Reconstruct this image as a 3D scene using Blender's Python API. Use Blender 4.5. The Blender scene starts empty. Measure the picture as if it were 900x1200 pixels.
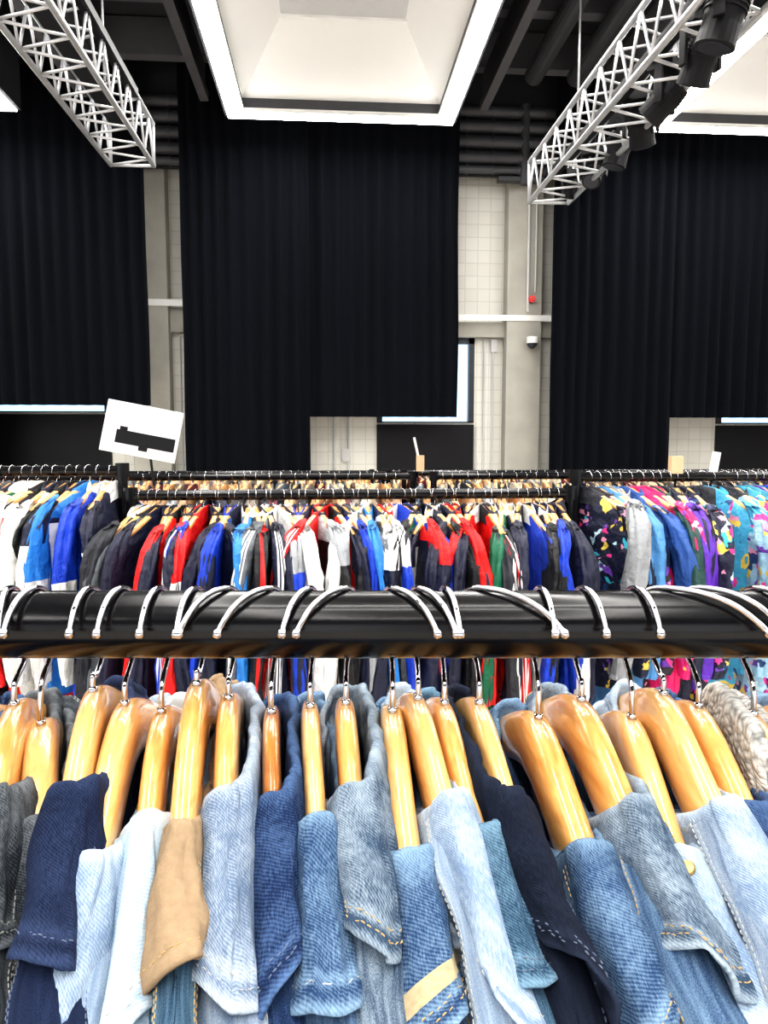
import bpy, math, random
from mathutils import Vector, Euler, Matrix, noise
random.seed(7)
R=random.random
def U(a,b): return a+(b-a)*random.random()
col=bpy.context.scene.collection

# ------------------------------------------------------------ materials
def newmat(name):
    m=bpy.data.materials.new(name); m.use_nodes=True
    nt=m.node_tree; b=nt.nodes["Principled BSDF"]; return m,nt,b
def N(nt,t,**k):
    n=nt.nodes.new(t)
    for a,v in k.items(): setattr(n,a,v)
    return n
def simple(name,c,rough=.5,metal=0,noise_amt=.15,nscale=8,bump=0,coat=0,spec=.5):
    m,nt,b=newmat(name)
    tc=N(nt,"ShaderNodeTexCoord"); no=N(nt,"ShaderNodeTexNoise"); no.inputs["Scale"].default_value=nscale; no.inputs["Detail"].default_value=5
    nt.links.new(tc.outputs["Object"],no.inputs["Vector"])
    mx=N(nt,"ShaderNodeMix",data_type='RGBA')
    mx.inputs[6].default_value=(*[v*(1-noise_amt) for v in c],1); mx.inputs[7].default_value=(*[min(1,v*(1+noise_amt)) for v in c],1)
    nt.links.new(no.outputs["Fac"],mx.inputs[0]); nt.links.new(mx.outputs[2],b.inputs["Base Color"])
    b.inputs["Roughness"].default_value=rough; b.inputs["Metallic"].default_value=metal
    b.inputs["Coat Weight"].default_value=coat; b.inputs["Specular IOR Level"].default_value=spec
    if bump:
        bp=N(nt,"ShaderNodeBump"); bp.inputs["Strength"].default_value=bump; bp.inputs["Distance"].default_value=.01
        nt.links.new(no.outputs["Fac"],bp.inputs["Height"]); nt.links.new(bp.outputs[0],b.inputs["Normal"])
    return m
def emis(name,c,s):
    m,nt,b=newmat(name); b.inputs["Base Color"].default_value=(*c,1); b.inputs["Emission Color"].default_value=(*c,1); b.inputs["Emission Strength"].default_value=s; return m

M_floor=simple("pale_concrete_floor",(.66,.61,.55),.6,nscale=3)
M_conc=simple("raw_concrete",(.36,.35,.31),.8,nscale=2.5,bump=.2,noise_amt=.25)
M_ceil=simple("dark_ceiling",(.034,.035,.040),.8,spec=.2)
M_steel=simple("dark_grey_steel",(.10,.10,.11),.6,spec=.3)
M_duct=simple("dark_duct",(.06,.061,.068),.5,metal=.3)
M_white=simple("white_panel",(.74,.74,.72),.6,noise_amt=.03,nscale=2)
M_grey=simple("grey_panel",(.50,.50,.50),.6,noise_amt=.05)
M_alu=simple("aluminium",(.58,.59,.61),.4,metal=.6,noise_amt=.05)
M_black=simple("black_powdercoat",(.003,.003,.004),.2,noise_amt=.2,spec=.36)
M_blackm=simple("matt_black",(.005,.005,.007),.5,spec=.25)
M_frame=simple("window_frame_dark",(.015,.018,.028),.4)
M_red=simple("red_plastic",(.6,.02,.02),.35)
M_chrome=simple("chrome",(.60,.60,.63),.07,metal=1,noise_amt=.02)
M_card=simple("white_card",(.75,.75,.74),.6,noise_amt=.03)
M_lightwood=simple("light_wood",(.65,.47,.28),.5)
M_tape=simple("tan_corduroy",(.40,.32,.19),.85,nscale=300,noise_amt=.4)
M_tube=emis("led_strip",(1,.975,.94),24)
M_sky=emis("window_daylight",(.45,.74,1.0),1.2)

def curtain_mat():
    m,nt,b=newmat("black_drape")
    b.inputs["Base Color"].default_value=(.0044,.0052,.0078,1); b.inputs["Roughness"].default_value=.95
    b.inputs["Sheen Weight"].default_value=.02; b.inputs["Sheen Roughness"].default_value=.5; b.inputs["Specular IOR Level"].default_value=.06
    return m
M_curt=curtain_mat()
def tile_mat():
    m,nt,b=newmat("white_blockwork")
    tc=N(nt,"ShaderNodeTexCoord"); mp=N(nt,"ShaderNodeMapping"); mp.inputs["Rotation"].default_value=(math.radians(90),0,0)
    br=N(nt,"ShaderNodeTexBrick"); br.offset=0; br.inputs["Color1"].default_value=(.66,.65,.60,1); br.inputs["Color2"].default_value=(.62,.61,.56,1); br.inputs["Mortar"].default_value=(.53,.52,.47,1)
    br.inputs["Scale"].default_value=1; br.inputs["Brick Width"].default_value=.2; br.inputs["Row Height"].default_value=.2; br.inputs["Mortar Size"].default_value=.007
    nt.links.new(tc.outputs["Object"],mp.inputs["Vector"]); nt.links.new(mp.outputs[0],br.inputs["Vector"]); nt.links.new(br.outputs["Color"],b.inputs["Base Color"])
    b.inputs["Roughness"].default_value=.6
    bp=N(nt,"ShaderNodeBump"); bp.inputs["Strength"].default_value=.15; bp.inputs["Distance"].default_value=.004; bp.invert=True
    nt.links.new(br.outputs["Fac"],bp.inputs["Height"]); nt.links.new(bp.outputs[0],b.inputs["Normal"])
    return m
M_tile=tile_mat()
def wood_mat(name,c1,c2):
    m,nt,b=newmat(name)
    tc=N(nt,"ShaderNodeTexCoord"); mp=N(nt,"ShaderNodeMapping"); mp.inputs["Scale"].default_value=(190,8,110)
    oi=N(nt,"ShaderNodeObjectInfo"); ad=N(nt,"ShaderNodeVectorMath",operation='ADD')
    no=N(nt,"ShaderNodeTexNoise"); no.inputs["Scale"].default_value=1; no.inputs["Detail"].default_value=5; no.inputs["Distortion"].default_value=.6
    nt.links.new(tc.outputs["Object"],ad.inputs[0]); nt.links.new(oi.outputs["Random"],ad.inputs[1])
    nt.links.new(ad.outputs[0],mp.inputs["Vector"]); nt.links.new(mp.outputs[0],no.inputs["Vector"])
    rp=N(nt,"ShaderNodeValToRGB"); rp.color_ramp.elements[0].position=.32; rp.color_ramp.elements[1].position=.62
    rp.color_ramp.elements[0].color=(*c2,1); rp.color_ramp.elements[1].color=(*c1,1)
    nt.links.new(no.outputs["Fac"],rp.inputs[0]); nt.links.new(rp.outputs[0],b.inputs["Base Color"])
    b.inputs["Roughness"].default_value=.28; b.inputs["Coat Weight"].default_value=1; b.inputs["Coat Roughness"].default_value=.05
    return m
M_wood=[wood_mat("varnished_beech",(.80,.44,.145),(.62,.28,.07)),wood_mat("varnished_maple",(.84,.52,.20),(.70,.37,.12)),wood_mat("varnished_cherry",(.62,.24,.055),(.42,.14,.028))]
def denim(name,dark,light,fade=.45):
    m,nt,b=newmat(name)
    L=nt.links.new
    uv=N(nt,"ShaderNodeUVMap")
    w=N(nt,"ShaderNodeTexWave",wave_type='BANDS',bands_direction='DIAGONAL'); w.inputs["Scale"].default_value=330; w.inputs["Distortion"].default_value=.8; w.inputs["Detail"].default_value=1; w.inputs["Detail Scale"].default_value=2
    L(uv.outputs[0],w.inputs["Vector"])
    n1=N(nt,"ShaderNodeTexNoise"); n1.inputs["Scale"].default_value=30; n1.inputs["Detail"].default_value=6; n1.inputs["Roughness"].default_value=.62; L(uv.outputs[0],n1.inputs["Vector"])
    mp=N(nt,"ShaderNodeMapping"); mp.inputs["Scale"].default_value=(1400,260,1); L(uv.outputs[0],mp.inputs["Vector"])
    n2=N(nt,"ShaderNodeTexNoise"); n2.inputs["Scale"].default_value=1; n2.inputs["Detail"].default_value=2; L(mp.outputs[0],n2.inputs["Vector"])
    at=N(nt,"ShaderNodeAttribute"); at.attribute_name="wear"
    def math_(op,a,b_):
        n=N(nt,"ShaderNodeMath",operation=op)
        for i,v in ((0,a),(1,b_)):
            if isinstance(v,(int,float)): n.inputs[i].default_value=v
            else: L(v,n.inputs[i])
        return n.outputs[0]
    f=math_('MULTIPLY',w.outputs["Fac"],.26)
    f=math_('ADD',f,math_('MULTIPLY',math_('SUBTRACT',n1.outputs["Fac"],.5),3.2*fade))
    f=math_('ADD',f,math_('MULTIPLY',math_('SUBTRACT',n2.outputs["Fac"],.5),1.0))
    f=math_('ADD',f,math_('MULTIPLY',at.outputs["Fac"],.70))
    f=math_('ADD',f,.09)
    mx=N(nt,"ShaderNodeMix",data_type='RGBA'); mx.clamp_factor=True
    mx.inputs[6].default_value=(*dark,1); mx.inputs[7].default_value=(*light,1)
    L(f,mx.inputs[0]); L(mx.outputs[2],b.inputs["Base Color"])
    b.inputs["Roughness"].default_value=.9; b.inputs["Specular IOR Level"].default_value=.15
    bp=N(nt,"ShaderNodeBump"); bp.inputs["Strength"].default_value=.35; bp.inputs["Distance"].default_value=.0003
    h=math_('ADD',w.outputs["Fac"],n2.outputs["Fac"]); L(h,bp.inputs["Height"])
    L(bp.outputs[0],b.inputs["Normal"])
    return m
D={
'black':denim("denim_washed_black",(.014,.018,.024),(.19,.21,.23)),
'navy':denim("denim_navy",(.005,.009,.028),(.035,.055,.12),.3),
'raw':denim("denim_raw_black_blue",(.003,.005,.012),(.022,.030,.055),.3),
'light':denim("denim_light_wash",(.16,.23,.34),(.56,.65,.73)),
'ice':denim("denim_ice_wash",(.32,.43,.54),(.68,.76,.82),.3),
'grey':denim("denim_grey_blue",(.10,.145,.225),(.48,.55,.62)),
'indigo':denim("denim_indigo",(.007,.017,.055),(.09,.16,.31)),
'mid':denim("denim_mid_blue",(.018,.045,.11),(.25,.38,.52)),
'stone':denim("denim_stonewash",(.032,.058,.10),(.38,.46,.53),.6),
'teal':denim("denim_teal_blue",(.015,.042,.08),(.18,.30,.40)),
'suede':simple("beige_suede",(.30,.215,.135),.95,nscale=220,bump=.2,spec=.1,noise_amt=.25)}
def knit():
    m,nt,b=newmat("grey_knit_wool"); L=nt.links.new
    uv=N(nt,"ShaderNodeUVMap"); v=N(nt,"ShaderNodeTexVoronoi"); v.inputs["Scale"].default_value=230; L(uv.outputs[0],v.inputs["Vector"])
    r=N(nt,"ShaderNodeValToRGB"); r.color_ramp.elements[0].color=(.56,.55,.52,1); r.color_ramp.elements[1].color=(.16,.16,.155,1); r.color_ramp.elements[0].position=.3; r.color_ramp.elements[1].position=.9
    L(v.outputs["Distance"],r.inputs[0]); L(r.outputs[0],b.inputs["Base Color"]); b.inputs["Roughness"].default_value=.95
    bp=N(nt,"ShaderNodeBump"); bp.invert=True; bp.inputs["Distance"].default_value=.002; L(v.outputs["Distance"],bp.inputs["Height"]); L(bp.outputs[0],b.inputs["Normal"])
    return m
D['knit']=knit()
M_gold=simple("gold_thread",(.52,.34,.13),.7); M_pale=simple("pale_thread",(.46,.46,.42),.7); M_navyt=simple("blue_thread",(.12,.15,.22),.7)
M_brass=simple("brass_button",(.50,.33,.13),.35,metal=1)
def fabric():
    # vertex colour carries the cloth colour, its alpha the strength of an all-over print
    m,nt,b=newmat("sports_fabric"); L=nt.links.new
    at=N(nt,"ShaderNodeAttribute"); at.attribute_name="Col"
    tc=N(nt,"ShaderNodeTexCoord"); no=N(nt,"ShaderNodeTexNoise"); no.inputs["Scale"].default_value=22; no.inputs["Detail"].default_value=5; L(tc.outputs["Object"],no.inputs["Vector"])
    wn=N(nt,"ShaderNodeTexNoise"); wn.inputs["Scale"].default_value=14; wn.inputs["Detail"].default_value=2; L(tc.outputs["Object"],wn.inputs["Vector"])
    mv=N(nt,"ShaderNodeVectorMath",operation='SCALE'); mv.inputs["Scale"].default_value=.12; L(wn.outputs["Color"],mv.inputs[0])
    av=N(nt,"ShaderNodeVectorMath",operation='ADD'); L(tc.outputs["Object"],av.inputs[0]); L(mv.outputs[0],av.inputs[1])
    vo=N(nt,"ShaderNodeTexVoronoi"); vo.inputs["Scale"].default_value=42; L(av.outputs[0],vo.inputs["Vector"])
    sp=N(nt,"ShaderNodeSeparateColor"); L(vo.outputs["Color"],sp.inputs[0])
    r=N(nt,"ShaderNodeValToRGB"); r.color_ramp.interpolation='CONSTANT'; cr=r.color_ramp
    cols=[(.02,.05,.16),(.80,.05,.28),(.04,.42,.55),(.78,.58,.10),(.16,.05,.40),(.50,.72,.82),(.75,.30,.45)]
    cr.elements[0].color=(*cols[0],1); cr.elements[1].position=1/7; cr.elements[1].color=(*cols[1],1)
    for i in range(2,7):
        e=cr.elements.new(i/7); e.color=(*cols[i],1)
    L(sp.outputs[0],r.inputs[0])
    gt=N(nt,"ShaderNodeMath",operation='LESS_THAN'); L(sp.outputs[1],gt.inputs[0]); L(at.outputs["Alpha"],gt.inputs[1])
    mx=N(nt,"ShaderNodeMix",data_type='RGBA'); L(gt.outputs[0],mx.inputs[0]); L(at.outputs["Color"],mx.inputs[6]); L(r.outputs[0],mx.inputs[7])
    L(mx.outputs[2],b.inputs["Base Color"]); b.inputs["Roughness"].default_value=.55
    bp=N(nt,"ShaderNodeBump"); bp.inputs["Strength"].default_value=1; bp.inputs["Distance"].default_value=.02; L(no.outputs["Fac"],bp.inputs["Height"]); L(bp.outputs[0],b.inputs["Normal"])
    return m
M_fab=fabric()

# ------------------------------------------------------------ mesh helpers
def mesh_obj(name,V,F,mats,loc=(0,0,0),rotz=0,parent=None,smooth=False,mi=None):
    me=bpy.data.meshes.new(name); me.from_pydata([tuple(v) for v in V],[],F); 
    for m in mats: me.materials.append(m)
    if mi: me.polygons.foreach_set("material_index",mi)
    if smooth: me.polygons.foreach_set("use_smooth",[True]*len(F))
    me.update()
    o=bpy.data.objects.new(name,me); col.objects.link(o); o.location=loc; o.rotation_euler=(0,0,rotz)
    if parent: o.parent=parent
    return o
class MB:
    def __init__(s): s.V=[];s.F=[];s.M=[];s.C=[]
    def box(s,a,b,m=0):
        i=len(s.V)
        for z in (a[2],b[2]):
            s.V+=[(a[0],a[1],z),(b[0],a[1],z),(b[0],b[1],z),(a[0],b[1],z)]
        f=[(0,3,2,1),(4,5,6,7),(0,1,5,4),(1,2,6,5),(2,3,7,6),(3,0,4,7)]
        s.F+=[tuple(i+k for k in q) for q in f]; s.M+=[m]*6
    def tube(s,pts,r,m=0,n=8,cap=True):
        pts=[Vector(p) for p in pts]; rings=[]
        t0=(pts[1]-pts[0]).normalized(); up=Vector((0,0,1)) if abs(t0.z)<.9 else Vector((1,0,0))
        a=t0.cross(up).normalized()
        for k,p in enumerate(pts):
            t=(pts[min(k+1,len(pts)-1)]-pts[max(k-1,0)]).normalized()
            a=(a-t*a.dot(t)).normalized(); b=t.cross(a); rr=r[k] if isinstance(r,(list,tuple)) else r
            i=len(s.V); rings.append(i)
            for j in range(n):
                an=2*math.pi*j/n; s.V.append(tuple(p+a*(rr*math.cos(an))+b*(rr*math.sin(an))))
        for k in range(len(rings)-1):
            for j in range(n):
                s.F.append((rings[k]+j,rings[k]+(j+1)%n,rings[k+1]+(j+1)%n,rings[k+1]+j)); s.M.append(m)
        if cap:
            s.F.append(tuple(rings[0]+j for j in reversed(range(n)))); s.M.append(m)
            s.F.append(tuple(rings[-1]+j for j in range(n))); s.M.append(m)
    def obj(s,name,mats,**k): 
        return mesh_obj(name,s.V,s.F,mats,mi=s.M,**k)
def box(name,a,b,mat,bevel=0,parent=None):
    m=MB(); c=[(a[i]+b[i])/2 for i in range(3)]
    m.box([a[i]-c[i] for i in range(3)],[b[i]-c[i] for i in range(3)])
    o=m.obj(name,[mat],loc=c,parent=parent)
    if bevel:
        bv=o.modifiers.new("b",'BEVEL'); bv.width=bevel; bv.segments=2
    return o
def empty(name,loc=(0,0,0)):
    o=bpy.data.objects.new(name,None); col.objects.link(o); o.location=loc; return o

# ------------------------------------------------------------ room
box("floor",(-14,-8,-.1),(14,12.3,0),M_floor)
box("ceiling",(-14,-8,7.3),(14,12.3,7.45),M_ceil)
box("wall_left",(-14.2,-8,0),(-14,12.3,7.3),M_white)
box("wall_right",(14,-8,0),(14.2,12.3,7.3),M_white)
# added unseen rear wall: dark top for contrast, open below for world fill
m=MB(); m.box((-14,-8.2,3.4),(14,-8,7.3))
for x in (-14,-9.5,-5,-.5,4,8.5,13.4): m.box((x,-8.2,0),(x+.6,-8,3.4))
m.obj("added_rear_wall",[M_ceil])
# back wall with window openings
wins=[(-5.6,-3.4,2.02,3.35),(.78,2.36,1.87,3.22),(6.45,8.2,1.86,3.2)]
wb=MB(); xs=-14
for (x0,x1,z0,z1) in wins:
    wb.box((xs,12,0),(x0,12.3,7.3)); wb.box((x0,12,0),(x1,12.3,z0)); wb.box((x0,12,z1),(x1,12.3,7.3)); xs=x1
wb.box((xs,12,0),(14,12.3,7.3)); wb.obj("wall_back",[M_tile])
for k,(x0,x1,z0,z1) in enumerate(wins):
    m=MB(); t=.09
    m.box((x0,11.97,z0),(x0+t,12.1,z1)); m.box((x1-t,11.97,z0),(x1,12.1,z1)); m.box((x0,11.97,z1-t),(x1,12.1,z1)); m.box((x0,11.97,z0),(x1,12.1,z0+.02))
    m.box((x0+t,12.12,z0+.02),(x1-t,12.14,z1-t),1)
    m.obj("window_%d"%(k+1),[M_frame,M_sky])
    box("trim_%d"%(k+1),(x0,11.96,.4),(x1,11.995,z0-.03),M_blackm)
# columns and concrete beams
for nm,x0,x1 in (("concrete_column",-3.0,-2.42),("concrete_column",2.82,3.38)):
    box(nm,(x0,11.72,0),(x1,11.999,7.3),M_conc,.015)
box("concrete_beam",(-2.42,11.85,3.25),(-2.0,11.999,3.62),M_conc,.01)
box("concrete_beam",(2.0,11.85,3.22),(2.82,11.999,3.46),M_conc,.01)
box("concrete_beam",(3.38,11.85,3.22),(4.0,11.999,3.46),M_conc,.01)
box("trim_4",(-3.1,11.70,3.62),(-2.0,11.719,3.72),M_white); box("trim_5",(2.0,11.70,3.46),(3.6,11.719,3.55),M_white)
# conduits
m=MB()
m.tube([(3.14,11.69,5.4),(3.14,11.69,3.6)],.022); m.tube([(3.26,11.69,5.4),(3.26,11.69,3.9)],.014)
m.tube([(2.52,11.97,3.2),(2.52,11.97,1)],.018); m.tube([(2.66,11.97,3.2),(2.66,11.97,1)],.018); m.tube([(2.40,11.97,1.8),(2.40,11.97,1)],.015)
m.tube([(-2.3,11.97,3.2),(-2.3,11.97,1)],.014); m.tube([(.1,11.97,2.2),(.1,11.97,0)],.02); m.tube([(.33,11.97,2.2),(.33,11.97,0)],.02)
m.box((.22,11.93,1.25),(.34,11.99,1.45)); m.box((2.62,11.93,3.0),(2.72,11.99,3.2))
m.obj("conduit_pipes",[M_grey])
# alarm bell and security camera
m=MB(); m.tube([(3.2,11.7,3.79),(3.2,11.64,3.79)],.055,0,20); m.tube([(3.2,11.64,3.79),(3.2,11.62,3.79)],.03,0,16); m.obj("fire_alarm_sounder",[M_red],smooth=False)
m=MB(); m.tube([(3.2,11.7,3.12),(3.2,11.6,3.12)],.035,0,14); 
pts=[(3.2,11.6,3.18),(3.2,11.6,3.13),(3.2,11.6,3.09),(3.2,11.6,3.05),(3.2,11.6,3.02)]
m.tube(pts,[.05,.085,.085,.06,.02],1,20); m.tube([(3.2,11.6,3.10),(3.2,11.6,3.2)],.087,0,20); m.obj("security_camera",[M_white,M_frame])

# curtains
def drape(name,x0,x1,z0,z1,y,seed):
    V=[];F=[];nx=int((x1-x0)/.018); nz=14
    for j in range(nz+1):
        z=z0+(z1-z0)*j/nz
        for i in range(nx+1):
            x=x0+(x1-x0)*i/nx
            ph=x*2*math.pi/.21+1.8*noise.noise(Vector((x*1.1,seed,0)))*2
            a=.045*(.55+.6*noise.noise(Vector((x*2,seed,z*.25)))+.25)
            V.append((x+.02*noise.noise(Vector((x*3,z*.5,seed))),y+a*math.sin(ph)+.03*noise.noise(Vector((x*.8,z*.3,seed+5))),z))
    for j in range(nz):
        for i in range(nx):
            a=j*(nx+1)+i; F.append((a,a+1,a+nx+2,a+nx+1))
    m=MB(); m.V=V; m.F=F; m.M=[0]*len(F)
    m.tube([(x0,y,z1+.02),(x1,y,z1+.02)],.03,0,8)
    return m.obj(name,[M_curt],smooth=True)
drape("blackout_curtain",-4.82,-2.60,2.10,7.2,11.25,1)
drape("blackout_curtain",-9,-4.82,.15,7.2,11.25,2)
drape("blackout_curtain",-2.10,-.26,.15,7.2,11.20,3)
drape("blackout_curtain",-.32,1.97,1.94,7.2,11.30,4)
drape("blackout_curtain",3.38,5.30,.15,7.2,11.20,5)
drape("blackout_curtain",5.26,8.9,1.94,7.2,11.30,6)

# coffered light rafts
def coffer(x0,x1,y0,y1,z=5.84):
    m=MB(); w=.22
    for a,b in (((x0,y0),(x0+w,y1)),((x1-w,y0),(x1,y1)),((x0+w,y0),(x1-w,y0+w)),((x0+w,y1-w*.8),(x1-w,y1))):
        m.box((a[0],a[1],z),(b[0],b[1],z+.018),0)
        m.box((a[0],a[1],z+.019),(b[0],b[1],z+.07),1)
    t=.04
    for a,b in (((x0-t,y0-t),(x0-.002,y1+t)),((x1+.002,y0-t),(x1+t,y1+t)),((x0,y0-t),(x1,y0-.002)),((x0,y1+.002),(x1,y1+t))):
        m.box((a[0],a[1],z+.03),(b[0],b[1],7.29),2)
    zt=z+.62
    def ring(dx,dy,zz): 
        i=len(m.V); m.V+= [(x0+dx,y0+dy,zz),(x1-dx,y0+dy,zz),(x1-dx,y1-dy,zz),(x0+dx,y1-dy,zz)]; return i
    a=ring(w*.9,w*.7,z+.07); b=ring(w*.9,w*.7,z+.20); c=ring(.78,1.3,zt); d=ring(.78,1.3,zt-.03)
    for p,q,mm in ((a,b,3),(b,c,1)):  # first band: shadow above the strips, painted in the dark duct colour
        for k in range(4): m.F.append((p+k,p+(k+1)%4,q+(k+1)%4,q+k)); m.M.append(mm)
    m.F.append((c,c+1,c+2,c+3)); m.M.append(4)
    m.box((x0+.76,y1-1.34,zt-.03),(x1-.76,y1-1.28,zt+.01),1)
    return m.obj("ceiling_light_raft",[M_tube,M_white,M_ceil,M_duct,M_grey])
for (y0,y1) in ((5.3,10.4),(-.6,4.5),(-6.6,-1.5)):
    for (x0,x1) in ((-7.0,-4.0),(-1.29,1.71),(4.38,7.4)):
        coffer(x0,x1,y0,y1)

# ceiling services
m=MB()
for y in (10.8,9.4,8.2,6.9,5.6): m.box((-13,y,6.8),(13,y+.18,7.28),0)
for x in (-3.4,-1.75,2.2,3.9): m.box((x,3,6.3),(x+.12,11.0,6.42),0); m.box((x+.04,3,6.42),(x+.08,11.0,6.8),0)
m.obj("ceiling_steel_beams",[M_steel])
box("bulkhead",(-13.5,11.62,5.62),(13.5,11.71,7.28),M_ceil)
m=MB()
for z,r in ((6.5,.09),(6.28,.09),(6.06,.09),(5.84,.09),(5.66,.06)):
    m.tube([(-13,11.5,z),(13,11.5,z)],r,0,20)
    for k in range(60): 
        x=-12+.1+k*.4; m.tube([(x,11.5,z),(x+.03,11.5,z)],r+.012,0,20)
m.tube([(3.0,11.47,5.45),(3.0,11.47,6.6)],.07,0,14); m.box((2.6,11.45,5.5),(3.3,11.6,5.56))
for x in (-3.1,2.9,3.5): m.tube([(x,2,6.65),(x,10.7,6.65)],.13,0,16)
m.obj("ventilation_ducts",[M_duct],smooth=False)

# trusses
def truss(name,xc,z0,y0,y1,w=.48,h=.46):
    m=MB(); xs=(xc-w/2,xc+w/2); zs=(z0,z0+h)
    for x in xs:
        for z in zs: m.tube([(x,y0,z),(x,y1,z)],.027,0,10)
    n=int((y1-y0)/.42); st=(y1-y0)/n
    for k in range(n):
        a=y0+k*st; b=a+st; mid=(a+b)/2
        for x in xs: m.tube([(x,a,zs[0]),(x,mid,zs[1])],.013,0,6); m.tube([(x,mid,zs[1]),(x,b,zs[0])],.013,0,6)
        for z in zs: m.tube([(xs[0],a,z),(xs[1],mid,z)],.013,0,6); m.tube([(xs[1],mid,z),(xs[0],b,z)],.013,0,6)
    for y in (y0,y1):
        for z in zs: m.tube([(xs[0],y,z),(xs[1],y,z)],.02,0,8)
        for x in xs: m.tube([(x,y,zs[0]),(x,y,zs[1])],.02,0,8)
    for y in (y0+1,(y0+y1)/2,y1-1): m.tube([(xc,y,z0+h),(xc,y,7.3)],.012,0,6)
    return m.obj(name,[M_alu],smooth=True)
truss("lighting_truss",-2.21,4.72,1.0,9.0); truss("lighting_truss",2.65,4.42,1.0,9.0)
m=MB(); m.box((-2.3,1.2,4.95),(-2.14,8.6,5.05)); m.box((2.6,1.2,4.65),(2.7,8.8,4.74)); m.box((-2.02,1.2,5.12),(-1.93,8.2,5.2))
m.tube([(-2.05,1.2,4.85)]+[(-2.05,1.2+k*.4,4.85-.04*(k%2)) for k in range(1,18)],.03,0,8)
m.tube([(2.95,1.2,4.75)]+[(2.95,1.2+k*.4,4.75-.06*(k%2)) for k in range(1,18)],.03,0,8); m.obj("power_cable_trunking",[M_blackm])
def stage_light(x,y,z,tilt,pan,s=1.0):
    e=empty("stage_light",(x,y,z)); e.rotation_euler=(0,0,pan)
    m=MB()
    m.tube([(0,0,.12*s),(0,0,-.02)],.02*s,0,10); m.box((-.16*s,-.12*s,-.14*s),(.16*s,.12*s,-.02*s))
    m.box((-.19*s,-.04*s,-.46*s),(-.155*s,.04*s,-.1*s)); m.box((.155*s,-.04*s,-.46*s),(.19*s,.04*s,-.1*s))
    o=m.obj("yoke",[M_blackm],parent=e); bv=o.modifiers.new("b",'BEVEL'); bv.width=.012
    m=MB(); d=[(-.20,.07),(-.17,.125),(-.05,.14),(.06,.13),(.14,.135),(.20,.14),(.205,.12)]
    m.tube([(0,a*s,0) for a,b in d],[b*s for a,b in d],0,20); m.tube([(0,.206*s,0),(0,.212*s,0)],.11*s,1,20)
    for k in range(5): m.tube([(0,(-.15+k*.03)*s,0),(0,(-.14+k*.03)*s,0)],.148*s,0,20)
    h=m.obj("head",[M_blackm,M_frame],parent=e); h.location=(0,0,-.38*s); h.rotation_euler=(tilt,0,0)
for a in ((2.82,8.75,4.72,-1.2,.3,.55),(2.93,8.25,4.80,-.9,2.5,.75),(2.93,7.55,4.82,-1.3,1.2,.85),(2.88,6.9,4.78,-1.0,-.6,.85),(2.78,6.2,4.70,-.7,.8,.85),(2.70,5.45,4.66,-1.1,.2,.85),(2.6,4.95,4.72,-1.3,.9,.95)):
    stage_light(*a)

# ------------------------------------------------------------ racks of clothing behind
def rack(name,x0,x1,y,z,r=.016,rot=0,legs=True):
    m=MB(); m.tube([(x0,y,z),(x1,y,z)],r,0,16)
    for x in (x0,x1):
        m.tube([(x,y,z+.015),(x,y,.09)],r*.95,0,12); m.tube([(x,y-.25,.09),(x,y+.25,.09)],r,0,12)
        for yy in (y-.22,y+.22): m.tube([(x-.012,yy,.04),(x+.012,yy,.04)],.04,0,14); m.tube([(x,yy,.09),(x,yy,.04)],.01,0,8)
        m.tube([(x,y,z-.02),(x,y,z+.024)],r*1.35,0,12)
    m.tube([(x0,y,.25),(x1,y,.25)],r*.8,0,12)
    return m.obj(name,[M_black],smooth=False)
def loft(mb,rings,colf,cap=True):
    n=len(rings[0]); idx=[]
    for r in rings: idx.append(len(mb.V)); mb.V+=r
    for k in range(len(rings)-1):
        for j in range(n):
            mb.F.append((idx[k]+j,idx[k]+(j+1)%n,idx[k+1]+(j+1)%n,idx[k+1]+j)); mb.C.append(colf(k,j)); mb.M.append(0)
    if cap:
        mb.F.append(tuple(idx[0]+j for j in range(n))); mb.C.append(colf(0,0)); mb.M.append(0)
        mb.F.append(tuple(idx[-1]+j for j in reversed(range(n)))); mb.C.append(colf(len(rings)-2,0)); mb.M.append(0)
def spw(t,p): return math.copysign(abs(t)**p,t)
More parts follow.
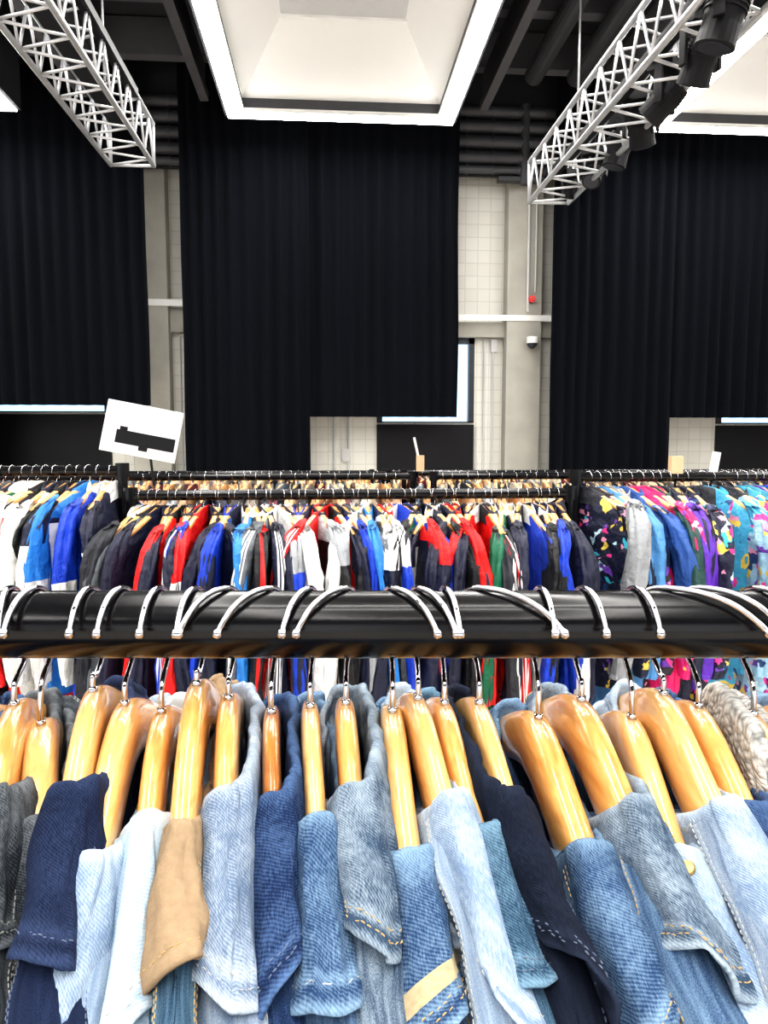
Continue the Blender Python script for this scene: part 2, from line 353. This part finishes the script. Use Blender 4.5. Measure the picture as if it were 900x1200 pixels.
def garment(mb,x,y,z,yaw,L,body,sleeve,stripe,collar,puff=1.0,pattern=None,lo=False,style=0):
    ca,sa=math.cos(yaw),math.sin(yaw); sd=U(0,99); lean=U(-.12,.12)
    def P(w,s,h):
        w+=lean*(-h-.06)
        return (x+w*ca-s*sa, y+w*sa+s*ca, z+h)
    nb=16 if lo else 36
    dr=U(0,.025)
    prof=[(-.052,.05,.010),(-.066,.085,.016),(-.09-dr,.14,.019),(-.125-dr,.185,.021),(-.165-dr,.205,.021),(-.205,.21,.020),(-.24,.21,.020),(-.28,.21,.021),(-.32,.21,.021),(-.4,.212,.021),(-.5,.212,.021),(-.07-L+.02,.212,.023),(-.07-L,.205,.020)]
    if lo: prof=[prof[i] for i in (0,1,2,3,4,6,9,11,12)]
    rings=[]
    for h,hs,ht in prof:
        r=[]
        for j in range(nb):
            an=2*math.pi*j/nb; s=hs*spw(math.cos(an),.75); w=ht*puff*spw(math.sin(an),.6)
            w+=.016*puff*noise.noise(Vector((s*18,h*5,sd)))*min(1,(-h-.05)*8)
            r.append(P(w,s,h))
        rings.append(r)
    pr=(*body[:3],pattern) if pattern else None
    cf=lambda k,j: pr or body
    if style==2: cf=lambda k,j: (stripe or body) if k<3 else body
    loft(mb,rings,cf)
    ns=14 if lo else 32
    for sg in (-1,1):
        if lo and sg==1: continue
        path=[(.150,-.085-dr,.024,.015),(.175,-.105-dr,.034,.018),(.20,-.135-dr,.040,.020),(.218,-.18-dr,.042,.020),(.228,-.22,.041,.0195),(.231,-.26,.040,.019),(.235,-.30,.038,.019),(.237,-.35,.037,.0185),(.24,-.40,.036,.018),(.242,-.46,.034,.018),(.243,-.51,.033,.018),(.243,-.57,.029,.017),(.24,-.60,.024,.014)]
        rings=[]; drift=U(-.03,.03)
        for k,(s,h,rs,rw) in enumerate(path):
            r=[]
            for j in range(ns):
                an=2*math.pi*j/ns
                nz=noise.noise(Vector((math.cos(an)*1.8,math.sin(an)*1.8,h*9+sd+sg)))
                nz2=noise.noise(Vector((math.cos(an)*3.5,math.sin(an)*3.5,h*26+sd+sg)))
                q=1+.6*nz+.32*nz2
                ww=rw*puff*q*spw(math.sin(an),.9)+drift*(k/12.)
                ss=sg*(s+rs*q*spw(math.cos(an),.9)); hh=h
                if k<3: hh=h+rs*math.cos(an)*-.5+rs*.5
                r.append(P(ww,ss,hh))
            rings.append(r)
        def sc(k,j):
            if pattern: return pr if k not in (4,11) else sleeve
            jj=(j+ns//2)%ns-ns//2
            if stripe:
                if style==0 and jj in (-3,-1,1): return stripe
                if style==1 and jj in (-1,0): return stripe
                if style==2 and k<3: return stripe
                if style==3 and k in (4,): return stripe
                if style==4 and k>5: return stripe
            return sleeve
        loft(mb,rings,sc)
    rings=[]
    for h,k in ((-.075,1.1),(-.05,1.0),(-.025,.95),(-.02,.9),(-.04,.75)):
        rings.append([P(.022*k*puff*math.sin(2*math.pi*j/12),.075*k*math.cos(2*math.pi*j/12),h-.02+.012*math.cos(4*math.pi*j/12)*-1) for j in range(12)])
    loft(mb,rings,lambda k,j:collar,cap=False)
def fin_garments(name,mb):
    o=mb.obj(name,[M_fab],smooth=True)
    ca=o.data.color_attributes.new("Col",'FLOAT_COLOR','CORNER')
    buf=[]
    for p,c in zip(o.data.polygons,mb.C):
        for _ in range(p.loop_total): buf+= [c[0],c[1],c[2],c[3] if len(c)>3 else 0.0]
    ca.data.foreach_set("color",buf)
    return o
def small_hanger(mb,x,y,z,yaw,rail_r=.016,k=1.0):
    ca,sa=math.cos(yaw),math.sin(yaw)
    def P(w,s,h): return (x+w*ca-s*sa,y+w*sa+s*ca,z+h)
    for sg in (-1,1):
        pts=[P(0,sg*s,-.046-.42*max(0,s-.02)*1.0) for s in (0,.02,.06,.12,.17)]
        mb.tube(pts,[.011,.011,.010,.009,.006],0,8)
    rr=rail_r+.003
    pts=[P(0,0,-.05),P(0,0,-.035)]+[P(0,rr*math.cos(a),rr*math.sin(a)) for a in [math.radians(t) for t in (-50,-20,10,50,90,130,170,200)]]
    mb.tube(pts,.0012,1,5)
srgb=lambda r,g,b: tuple(((v/255)/12.92 if v/255<.04045 else ((v/255+.055)/1.055)**2.4) for v in (r,g,b))
navy=srgb(20,25,52);blk=srgb(13,14,19);roy=srgb(14,62,190);red=srgb(220,18,20);wht=srgb(228,228,226);gry=srgb(95,100,106);lgr=srgb(155,158,162);sky=srgb(40,125,205);grn=srgb(0,95,65);mar=srgb(90,14,32);tan=srgb(190,140,90);ora=srgb(240,105,30);pnk=srgb(230,30,110);teal=srgb(0,115,125);char=srgb(38,40,48);dnv=srgb(20,34,90);dkg=srgb(30,70,65);slate=srgb(60,100,155)
rack("clothes_rack",-.602,.765,2.3,1.430)
rack("clothes_rack",-2.3,-.64,2.36,1.503)
rack("clothes_rack",.805,2.9,2.36,1.478)
seq=[char,gry,navy,navy,red,red,navy,red,navy,navy,roy,slate,sky,blk,navy,gry,wht,navy,roy,navy,blk,red,red,roy,gry,wht,sky,navy,red,blk,roy,navy,grn,navy,wht,red,red,navy,navy,red,red,char,grn,navy,wht,roy,navy,blk,wht,navy]
def stripe_for(c):
    t=R()
    if c in (wht,lgr): return random.choice([navy,blk,None,None]),random.choice([2,3,4])
    if t<.66: return None,0
    if t<.80: return wht,0
    return random.choice([wht,navy if c==red else lgr,red if c!=red else wht,wht]),random.choice([1,2,3,4])
mb=MB(); hb=MB(); n=len(seq)
for i,c in enumerate(seq):
    x=-.58+1.32*(i+.5)/n+U(-.006,.006); yaw=U(-.5,.5)
    st,sty=stripe_for(c)
    garment(mb,x,2.3,1.430,yaw,U(.50,.68),c,c if R()<.85 else random.choice([navy,wht,blk,roy,navy]),st,random.choice([c,c,wht,navy,blk]),U(.75,1.15),style=sty)
    small_hanger(hb,x,2.3,1.430,yaw)
fin_garments("track_jackets",mb); hb.obj("coat_hangers",[M_wood[0],M_chrome],smooth=True)
mb=MB(); hb=MB()
# counted from the upright outwards
seq=[navy,roy,sky,wht,blk,wht,blk,red,grn,wht,gry,navy,roy,red,wht,pnk,red,navy,red,red,grn,wht,navy,roy,red]
for i in range(46):
    c=seq[i%len(seq)]
    x=-.675-.0325*i+U(-.005,.005); yaw=U(-.5,0)
    if x<-2.2: continue
    st,sty=stripe_for(c)
    garment(mb,x,2.36,1.503,yaw,U(.58,.7),c,c,st,random.choice([c,wht,navy]),U(.75,1.05),style=sty)
    small_hanger(hb,x,2.36,1.503,yaw)
fin_garments("track_jackets",mb); hb.obj("coat_hangers",[M_wood[0],M_chrome],smooth=True)
mb=MB(); hb=MB()
sk=[(navy,.25),(srgb(40,35,42),.3),(srgb(80,140,195),None),(lgr,None),(srgb(50,90,160),None),(pnk,None),(pnk,.2),(dkg,None),(navy,None),(srgb(95,45,175),None),(navy,.35),('face',.55),(srgb(70,165,205),.12),('face2',.5),(srgb(150,190,215),.35),(srgb(70,165,205),.6),(srgb(60,150,170),None),(srgb(100,45,170),.4),(roy,None),(teal,.5),(red,None),(navy,None),(sky,.4),(ora,.3),(grn,None)]
x=.845
for i in range(44):
    c,pt=sk[i%len(sk)]
    yaw=U(-.1,.5)
    if c=='face': yaw=.95; x+=.025; c=srgb(70,175,215)
    if c=='face2': yaw=.8; x+=.018; c=srgb(60,155,210)
    garment(mb,x,2.36,1.478,yaw,U(.55,.72),c,c,None,c if R()<.6 else char,U(1.0,1.4),pt); small_hanger(hb,x,2.36,1.478,yaw)
    x+=U(.026,.038)
fin_garments("ski_jackets",mb); hb.obj("coat_hangers",[M_wood[1],M_chrome],smooth=True)
# further rows
pal=[tan,srgb(170,130,95),srgb(120,110,100),navy,srgb(200,190,170),srgb(200,160,120),lgr,mar,char,srgb(210,190,160),blk,srgb(80,95,110)]
for (y,z,x0,x1) in ((3.5,1.425,-2.6,3.6),(4.7,1.385,-3.2,4.4),(6.0,1.335,-3.8,5.2)):
    xs=[x0,(x0+x1)/2-.5*(y-3)*.2,x1]
    for a,b in ((x0,xs[1]-.05),(xs[1]+.05,x1)): rack("clothes_rack",a,b,y,z)
    mb=MB(); hb=MB(); x=x0+.05
    while x<x1-.05:
        if abs(x-xs[1])>.09:
            c=random.choice(pal); yaw=U(-.3,.3)
            garment(mb,x,y,z,yaw,.65,c,c,None,random.choice(pal),1,None,True); small_hanger(hb,x,y,z,yaw)
        x+=U(.045,.07)
    fin_garments("second_hand_jackets",mb); hb.obj("coat_hangers",[M_wood[1],M_chrome],smooth=True)

# size markers / signs
def sign(name,c,w,h,tilt,rz=0,band=True):
    e=empty(name,c); m=MB(); m.box((-w/2,-.004,-h/2),(w/2,.004,h/2),0)
    if band: m.box((-w*.32,-.006,-h*.30),(w*.46,-.0042,-h*.04),1); m.box((-w*.28,-.0065,-h*.04),(-w*.18,-.0042,h*.03),1); m.box((w*.0,-.0065,-h*.38),(w*.12,-.0042,-h*.2),1)
    o=m.obj("card",[M_card,M_blackm],parent=e); o.rotation_euler=(math.radians(-6),tilt,rz)
    bv=o.modifiers.new("b",'BEVEL'); bv.width=.002
    m=MB(); m.tube([(.02,.01,-h*.4),(.03,.01,-.17)],.004,0,8); m.obj("stem",[M_black],parent=e)
sign("cardboard_sign",(-.577,2.36,1.625),.232,.16,math.radians(11))
m=MB(); m.box((-.018,-.012,0),(.018,.012,.075),0); m.tube([(-.01,0,.07),(-.03,0,.16)],.006,1,8); m.tube([(-.012,0,.0),(-.012,0,-.03)],.004,2,6)
m.obj("size_divider",[M_lightwood,M_card,M_black],loc=(.435,3.5,1.45))
m=MB(); m.box((-.02,-.012,0),(.02,.012,.07),0); m.tube([(0,0,.0),(0,0,-.03)],.004,2,6); m.obj("size_divider",[M_lightwood,M_card,M_black],loc=(1.14,2.36,1.475))
m=MB(); m.box((-.012,-.006,0),(.012,.006,.09),0); m.tube([(0,0,.0),(0,0,-.03)],.004,1,6); o=m.obj("size_divider",[M_card,M_black],loc=(1.265,2.36,1.47)); o.rotation_euler=(0,.15,0)

# ------------------------------------------------------------ near rack
TH=math.radians(4.29); P0=Vector((.0337,.4487,0)); RZ=1.486; RR=.0208
def near(a,z=0,b=0): # rack frame: a along rail, b away from the aisle
    return (P0.x+a*math.cos(TH)+b*math.sin(TH),P0.y-a*math.sin(TH)+b*math.cos(TH),z)
m=MB(); m.tube([(-1.0,0,RZ),(1.0,0,RZ)],RR,0,48)
for x in (-1.0,1.0):
    m.tube([(x,0,RZ+.03),(x,0,.09)],RR,0,24); m.tube([(x,-.28,.09),(x,.28,.09)],RR,0,24)
    m.tube([(x,0,RZ-.03),(x,0,RZ+.04)],RR*1.3,0,24)
    for yy in (-.24,.24): m.tube([(x-.012,yy,.045),(x+.012,yy,.045)],.045,0,20)
m.tube([(-1,0,.2),(1,0,.2)],.015,0,20)
o=m.obj("clothes_rack",[M_black],loc=(P0.x,P0.y,0),rotz=-TH,smooth=True)
es=o.modifiers.new("e",'EDGE_SPLIT'); es.split_angle=math.radians(40)

SL=.5
def zt(s): return -(math.sqrt((SL*s)**2+.016**2)-.016)
def hanger(a,dx,hookdx,ztop,mat,thick):
    m=MB(); ns=44; nc=20; idx=[]
    for k in range(ns+1):
        s=-.215+.43*k/ns; t=abs(s)/.215
        hh=.020-.007*t; th=thick*(1.0-.15*t); zc=zt(s)-hh
        if t>.93: q=math.sqrt(max(.02,1-((t-.93)/.07)**2)); hh*=q; th*=q
        idx.append(len(m.V))
        for j in range(nc):
            an=2*math.pi*j/nc
            m.V.append((th*spw(math.cos(an),.62)+.012*t*t, s, zc+hh*spw(math.sin(an),.68)))
    for k in range(ns):
        for j in range(nc): m.F.append((idx[k]+j,idx[k]+(j+1)%nc,idx[k+1]+(j+1)%nc,idx[k+1]+j)); m.M.append(0)
    m.F.append(tuple(idx[0]+j for j in range(nc))); m.M.append(0); m.F.append(tuple(idx[-1]+j for j in reversed(range(nc)))); m.M.append(0)
    psi=math.atan(dx/.1)
    rr=RR+.0022; up=RZ-ztop
    kx=hookdx*.00050/.024
    pts=[(0,0,-.01),(0,0,.012),(0,.004,up-.036),(0,.019,up-.026)]
    for t,f in ((-25,1.05),(0,1.08),(30,1.08),(60,1.05),(90,1.0),(115,1.08),(140,1.16),(162,1.24),(176,1.34)): 
        an=math.radians(t); yy=rr*math.cos(an)*f; zz=rr*math.sin(an)*(f if t>90 else 1)
        pts.append((kx*(-yy)*(1 if yy<0 else .35),yy,up+zz))
    P=[Vector(p) for p in pts]
    for _ in range(2):
        Q=[P[0]]
        for i in range(len(P)-1): Q.append(P[i]*.75+P[i+1]*.25); Q.append(P[i]*.25+P[i+1]*.75)
        Q.append(P[-1]); P=Q
    c,s_=math.cos(-psi),math.sin(-psi)
    P=[Vector((p.x*c-p.y*s_,p.x*s_+p.y*c,p.z)) for p in P]
    m.tube(P,.0018,1,12)
    e=P[-1]; d=(P[-1]-P[-3]).normalized()
    m.tube([e-d*.003,e-d*.001,e+d*.001,e+d*.0028],[.0018,.0028,.0028,.0015],1,12)
    m.tube([(0,0,-.002),(0,0,.003)],.003,1,12)
    o=m.obj("wooden_coat_hanger",[mat,M_chrome],loc=near(a,ztop),rotz=-TH+psi,smooth=True)
    return psi

def grid(name,fn,us,vs,mats,parent,wearf,uvf,solid=0,closed=False,matf=None):
    V=[];F=[];W=[];UVv=[];M=[]
    nu=len(us); nv=len(vs)
    for u in us:
        for v in vs:
            V.append(fn(u,v)); W.append(wearf(u,v)); UVv.append(uvf(u,v))
    for i in range(nu-1):
        for j in range(nv-1):
            F.append((i*nv+j,i*nv+j+1,(i+1)*nv+j+1,(i+1)*nv+j)); M.append(matf(us[i],vs[j]) if matf else 0)
    o=mesh_obj(name,V,F,mats,parent=parent,smooth=True,mi=M)
    me=o.data
    at=me.attributes.new("wear",'FLOAT','POINT'); at.data.foreach_set("value",W)
    uv=me.uv_layers.new(name="UVMap"); buf=[]
    for l in me.loops: buf+= list(UVv[l.vertex_index])
    uv.data.foreach_set("uv",buf)
    if solid:
        s=o.modifiers.new("s",'SOLIDIFY'); s.thickness=solid; s.offset=0
    return o
def stitches(m,pf,nf,ts,mi,step=.0032,L=.0022,w=.0003,off=.0016):
    pts=[pf(t) for t in ts]; nn=[nf(t) for t in ts]
    acc=0
    for i in range(len(pts)-1):
        seg=(pts[i+1]-pts[i]); ln=seg.length
        if ln<1e-6: continue
        d=seg/ln
        while acc<ln:
            p=pts[i]+d*acc; n=nn[i].normalized(); b=d.cross(n).normalized()
            i0=len(m.V)
            for e,hh,ww in ((-L/2,0,.6),(-L/5,.0003,1),(L/5,.0003,1),(L/2,0,.6)):
                for sd,up in ((-1,0),(-.6,1),(.6,1),(1,0)):
                    m.V.append(tuple(p+d*e+b*(sd*w*ww)+n*(off-.0006+(hh+.0004)*up)))
            for r in range(3):
                for q in range(3): m.F.append((i0+r*4+q,i0+r*4+q+1,i0+(r+1)*4+q+1,i0+(r+1)*4+q)); m.M.append(mi)
            acc+=step
        acc-=ln

def jacket(a,psi,ztop,main,collar_mat,thread,W=.012,A=.088,D=.07,lean=0.,back=1,rise=-.02,drop=.065,seed=0,name="denim_jacket",thickc=.0022,dz=0.,skew=0.,band=None,button=False,lod=1.0):
    e=empty(name,near(a,ztop)); e.rotation_euler=(0,0,-TH+psi)
    def body(u,t):
        s=u*.24; q=abs(t); sg=1 if t>=0 else -1
        as_=abs(s); top=zt(min(as_,.2))+.004
        if as_>.2: top-=.5*(as_-.2)+.02*((as_-.2)/.04)**2
        if as_<A: top-=(A-as_)*.9+.004
        w0=W
        if as_>.19: w0=W*math.sqrt(max(0,1-((as_-.19)/.051)**2))
        if q<.25:
            an=q/.25*math.pi/2; w=w0*math.sin(an); z=top-w0*.9*(1-math.cos(an))
        else:
            dd=(q-.25)/.75; dd=dd**1.5*.6; w=w0*(1+.5*min(1,dd/.08)); z=top-w0*.9-dd
        dep=max(0,top-z)
        nz=noise.noise(Vector((s*18,z*14,seed+sg*5)))*.008*min(1,dep/.02+.2)
        nz+=noise.noise(Vector((s*48,z*36,seed+9)))*.002
        # raised lapped seams either side of the shoulder ridge
        seam=.0012*math.exp(-((q-.212)/.022)**4)
        pk=noise.noise(Vector((s*210,q*14,seed)))*.0009*math.exp(-((q-.212)/.04)**2)
        w=(w+nz+seam)*sg+(lean*dep*.5 if dep<.15 else lean*.075)
        zz=z+noise.noise(Vector((s*22,t*2,seed+3)))*.003+(seam+pk)*.8
        return Vector((w+.012*(as_/.215)**2,s,zz))
    nbu=int(150*lod)
    us=[-1+2*k/nbu for k in range(nbu+1)]
    vs=[]; nbv=int(40*lod)
    for k in range(-nbv,nbv+1):
        t=abs(k)/nbv; vs.append(math.copysign(t**1.25,k))
    grid("body",body,us,vs,[main],e,lambda u,t: .5*math.exp(-((abs(t)-.212)/.03)**2),lambda u,t:(u*.24+seed*.37,(t if abs(t)<.25 else math.copysign(.25+((abs(t)-.25)/.75)**1.5*.75,t))*.75))
    B=W*1.0
    def coll(th,q):
        c,sn=math.cos(th),math.sin(th)
        bk=sn*back>0
        e_=abs(sn)**1.6
        Ls=A*spw(c,.85); Lw=B*spw(sn,.55)
        Lw+=.004*noise.noise(Vector((c*2,sn*2,seed+31)))
        zend=zt(A)+.0075+dz; zs=(rise if bk else -drop)
        zf=zend*(1-e_)+zs*e_+.003*noise.noise(Vector((c*2.5,sn*2.5,seed+21)))
        fo=abs(c)**1.2
        sg=1 if c>=0 else -1; sw=1 if sn>=0 else -1
        if q<0:
            k=-q; return Vector((Lw*(1-.25*k),Ls*(1-.10*k),zf-.034*k-.002*k*k))
        Dl=D*(1-.10*e_)*(1+skew*spw(sn,.55))*(1+.10*noise.noise(Vector((c*1.5,sn*1.5,seed+7))))
        d=q*Dl
        roll=.0048
        r_=min(1,d/(roll*1.6)); up=roll*math.sin(r_*math.pi*.75)*.6
        dirs=Vector((0,sg*fo*.895,-fo*.447)); dird=Vector((0,0,-1))
        out=dirs*d+dird*(d*(1-fo))
        wadd=sw*abs(sn)**.5*(.0045*(1-math.exp(-d/.006))+ .12*d*e_+.03*d)
        p=Vector((Lw+wadd,Ls,zf+up))+out
        p.z-= .013*min(1,abs(Lw)/B)**3*(1-e_)*min(1,d/.02)
        flare=noise.noise(Vector((c*2.4+seed,sn*2.4,q*1.8)))*.010*q+noise.noise(Vector((c*7+seed,sn*7,q*4)))*.0026
        p.x+=flare+lean*max(0,(zf-p.z))*.8+.012*(p.y/.215)**2; p.z+=flare*.6*fo+.002*q*q*fo
        pk=noise.noise(Vector((c*46+seed,sn*46,q*9)))*.0016*math.exp(-((q-.89)/.07)**2)+.0010*math.exp(-((q-.955)/.05)**4)
        p.z+=pk; p.x+=sw*pk*.8*e_
        return p
    NT=int(200*lod)
    ths=[-math.pi/2*back+ (.12+(2*math.pi-.24)*k/NT) for k in range(NT+1)]
    qs=[-1,-.66,-.33,-.1,0,.03,.06,.1,.15,.22,.3,.38,.46,.54,.62,.7,.76,.81,.85,.88,.905,.93,.955,.98,1]
    arc=[0]
    for k in range(1,NT+1): arc.append(arc[-1]+(coll(ths[k],0.3)-coll(ths[k-1],.3)).length)
    amap={ths[k]:arc[k] for k in range(NT+1)}
    mats=[collar_mat]+([band] if band else [])
    o=grid("collar",coll,ths,qs,mats,e,lambda u,q: .5*math.exp(-((q-.03)/.06)**2)+.9*max(0,1-(1-q)/.05)+.45*math.exp(-((q-.86)/.03)**2)-.35*math.exp(-((q-.92)/.02)**2),lambda u,q:(amap[u]+seed,q*D+seed*.1),solid=thickc,matf=(lambda u,q:1 if .69<q<.80 else 0) if band else None)
    def nrm(f,u,v):
        p=f(u,v); a_=f(u+.002,v)-p; b_=f(u,v+.002)-p; n=a_.cross(b_)
        if n.length<1e-12: return Vector((0,0,1))
        return n.normalized()
    if thread:
        m=MB()
        n0=nrm(coll,0.02,.6); sgn=1 if n0.z>0 else -1
        for q in ((.86,.925) if seed%3 else (.88,)):
            stitches(m,lambda t:coll(t,q),lambda t:nrm(coll,t,q)*sgn,ths,0)
        nb=nrm(body,.6,.05); sb=1 if nb.z>0 else -1
        for t0 in (.195,.228):
            for side in (-1,1):
                stitches(m,lambda u:body(u,side*t0),lambda u:nrm(body,u,side*t0)*sb,[-.96+.6*k/40 for k in range(41)],0,off=.0006)
        m.obj("stitching",[thread],parent=e)
    if button:
        th0,q0=button
        p=coll(th0,q0); n=nrm(coll,th0,q0)
        if n.z<0: n=-n
        m=MB()
        m.tube([p+n*.0005,p+n*.0022,p+n*.0030,p+n*.0033],[.0036,.0038,.0032,.0012],0,20); m.obj("button",[M_brass],parent=e)
    return e,coll

X0=[15,45,108,145,188,230,267,317,363,405,460,490,521,562,632,682,742,778,820,885]
DX=[.031,.040,.0216,.0146,.017,.0145,.016,.014,.012,.009,.005,.0125,.0087,.0067,.0045,.003,-.0097,-.0056,-.009,-.016]
HK=[13,-7,0,-6,-3,-5,-33,-40,-20,-42,40,32,10,70,3,8,7,75,55,20]
TOPY=[825,850,808,825,835,800,818,835,828,824,834,818,824,824,842,820,842,812,828,838]
WD=[0,1,1,1,0,0,0,2,1,0,1,1,0,1,0,0,1,1,0,0]
TK=[8.5,10.5,8,9,7.5,8,7.5,6,6.3,7,8.2,7.5,7,7.5,9.5,9,8.5,8.5,8.5,8]
JK=[ # main, collar, thread, A, D, lean, back, rise, drop, skew
('black','black','pale',.080,.09,.05,1,-.03,.06,.1),
('black','black','pale',.084,.100,-.02,1,-.02,.06,.2),
('navy','navy','blue',.082,.098,-.10,1,-.03,.06,.1),
('light','light','pale',.110,.098,-.15,1,-.05,.07,.2),
('ice','ice','pale',.084,.112,-.06,1,-.045,.07,-.2),
('teal','suede','gold',.109,.074,.0,1,-.05,.06,-.1),
('grey','grey','pale',.080,.105,-.16,1,-.012,.06,.3),
('indigo','indigo','blue',.074,.102,-.12,1,-.006,.06,-.2),
('mid','mid','pale',.090,.095,-.10,1,-.04,.06,.05),
('stone','stone','gold',.076,.086,.0,1,-.006,.05,.3),
('mid','mid','gold',.104,.090,-.05,1,-.05,.06,-.25),
('light','light','pale',.084,.108,.12,1,-.03,.06,.35),
('teal','teal','blue',.096,.080,.12,1,-.03,.06,0),
('raw','raw','blue',.078,.105,.15,-1,-.008,.06,.3),
('indigo','mid','gold',.096,.100,.0,1,-.04,.06,-.3),
('mid','stone','gold',.086,.090,.15,1,-.03,.06,.3),
('mid','light','pale',.100,.09,.2,1,-.04,.06,-.1),
('grey','light','pale',.090,.105,.2,1,-.04,.06,.3),
('navy','indigo','gold',.082,.090,.25,1,-.03,.06,.1),
('knit','knit',None,.060,.085,.2,-1,.01,.01,.1)]
thr={'pale':M_pale,'gold':M_gold,'blue':M_navyt,None:None}
for i in range(20):
    a=.000533*(X0[i]-450)
    ztop=1.432-.00052*(TOPY[i]-830)
    psi=hanger(a,DX[i],HK[i],ztop,M_wood[WD[i]],TK[i]/1000)
    k=JK[i]
    W=U(.0125,.0155)
    if i==5: W=.0085
    jacket(a,psi,ztop,D[k[0]],D[k[1]],thr[k[2]],W=W,A=k[3],D=k[4],lean=k[5],back=k[6],rise=k[7],drop=k[8],seed=i+1,name="denim_jacket" if k[0]!='knit' else "knitted_cardigan",thickc=.0024 if k[0]!='knit' else .007,dz=U(0,.002),skew=k[9],band=M_tape if i==10 else None,button={16:(math.pi+.05,.16)}.get(i,False))
for sgn in (-1,1):
    for k in range(8):
        a=sgn*(.27+.035*k); psi=hanger(a,-sgn*.015,U(-20,20),1.432,M_wood[k%2],.008)
        c=random.choice(['mid','light','indigo','grey','navy','stone']); jacket(a,psi,1.432,D[c],D[c],None,seed=40+k+sgn*9,lod=.5)

# ------------------------------------------------------------ light, camera
w=bpy.data.worlds.new("hall_fill"); bpy.context.scene.world=w; w.use_nodes=True  # ambient fill, enters through the opening added behind the camera
w.node_tree.nodes["Background"].inputs[0].default_value=(.97,.98,1,1); w.node_tree.nodes["Background"].inputs[1].default_value=1.45
cam=bpy.data.cameras.new("camera"); co=bpy.data.objects.new("camera",cam); col.objects.link(co)
cam.sensor_fit='VERTICAL'; cam.sensor_height=36; cam.lens=26.01; cam.clip_start=.02
co.location=(0,0,1.6); co.rotation_euler=(math.radians(90)-math.atan(85/867),0,-math.atan(65/867))
bpy.context.scene.camera=co
vs=bpy.context.scene.view_settings
vs.view_transform='Standard'
vs.exposure=.42
try: vs.look='Medium High Contrast'
except Exception as ex: print(ex)
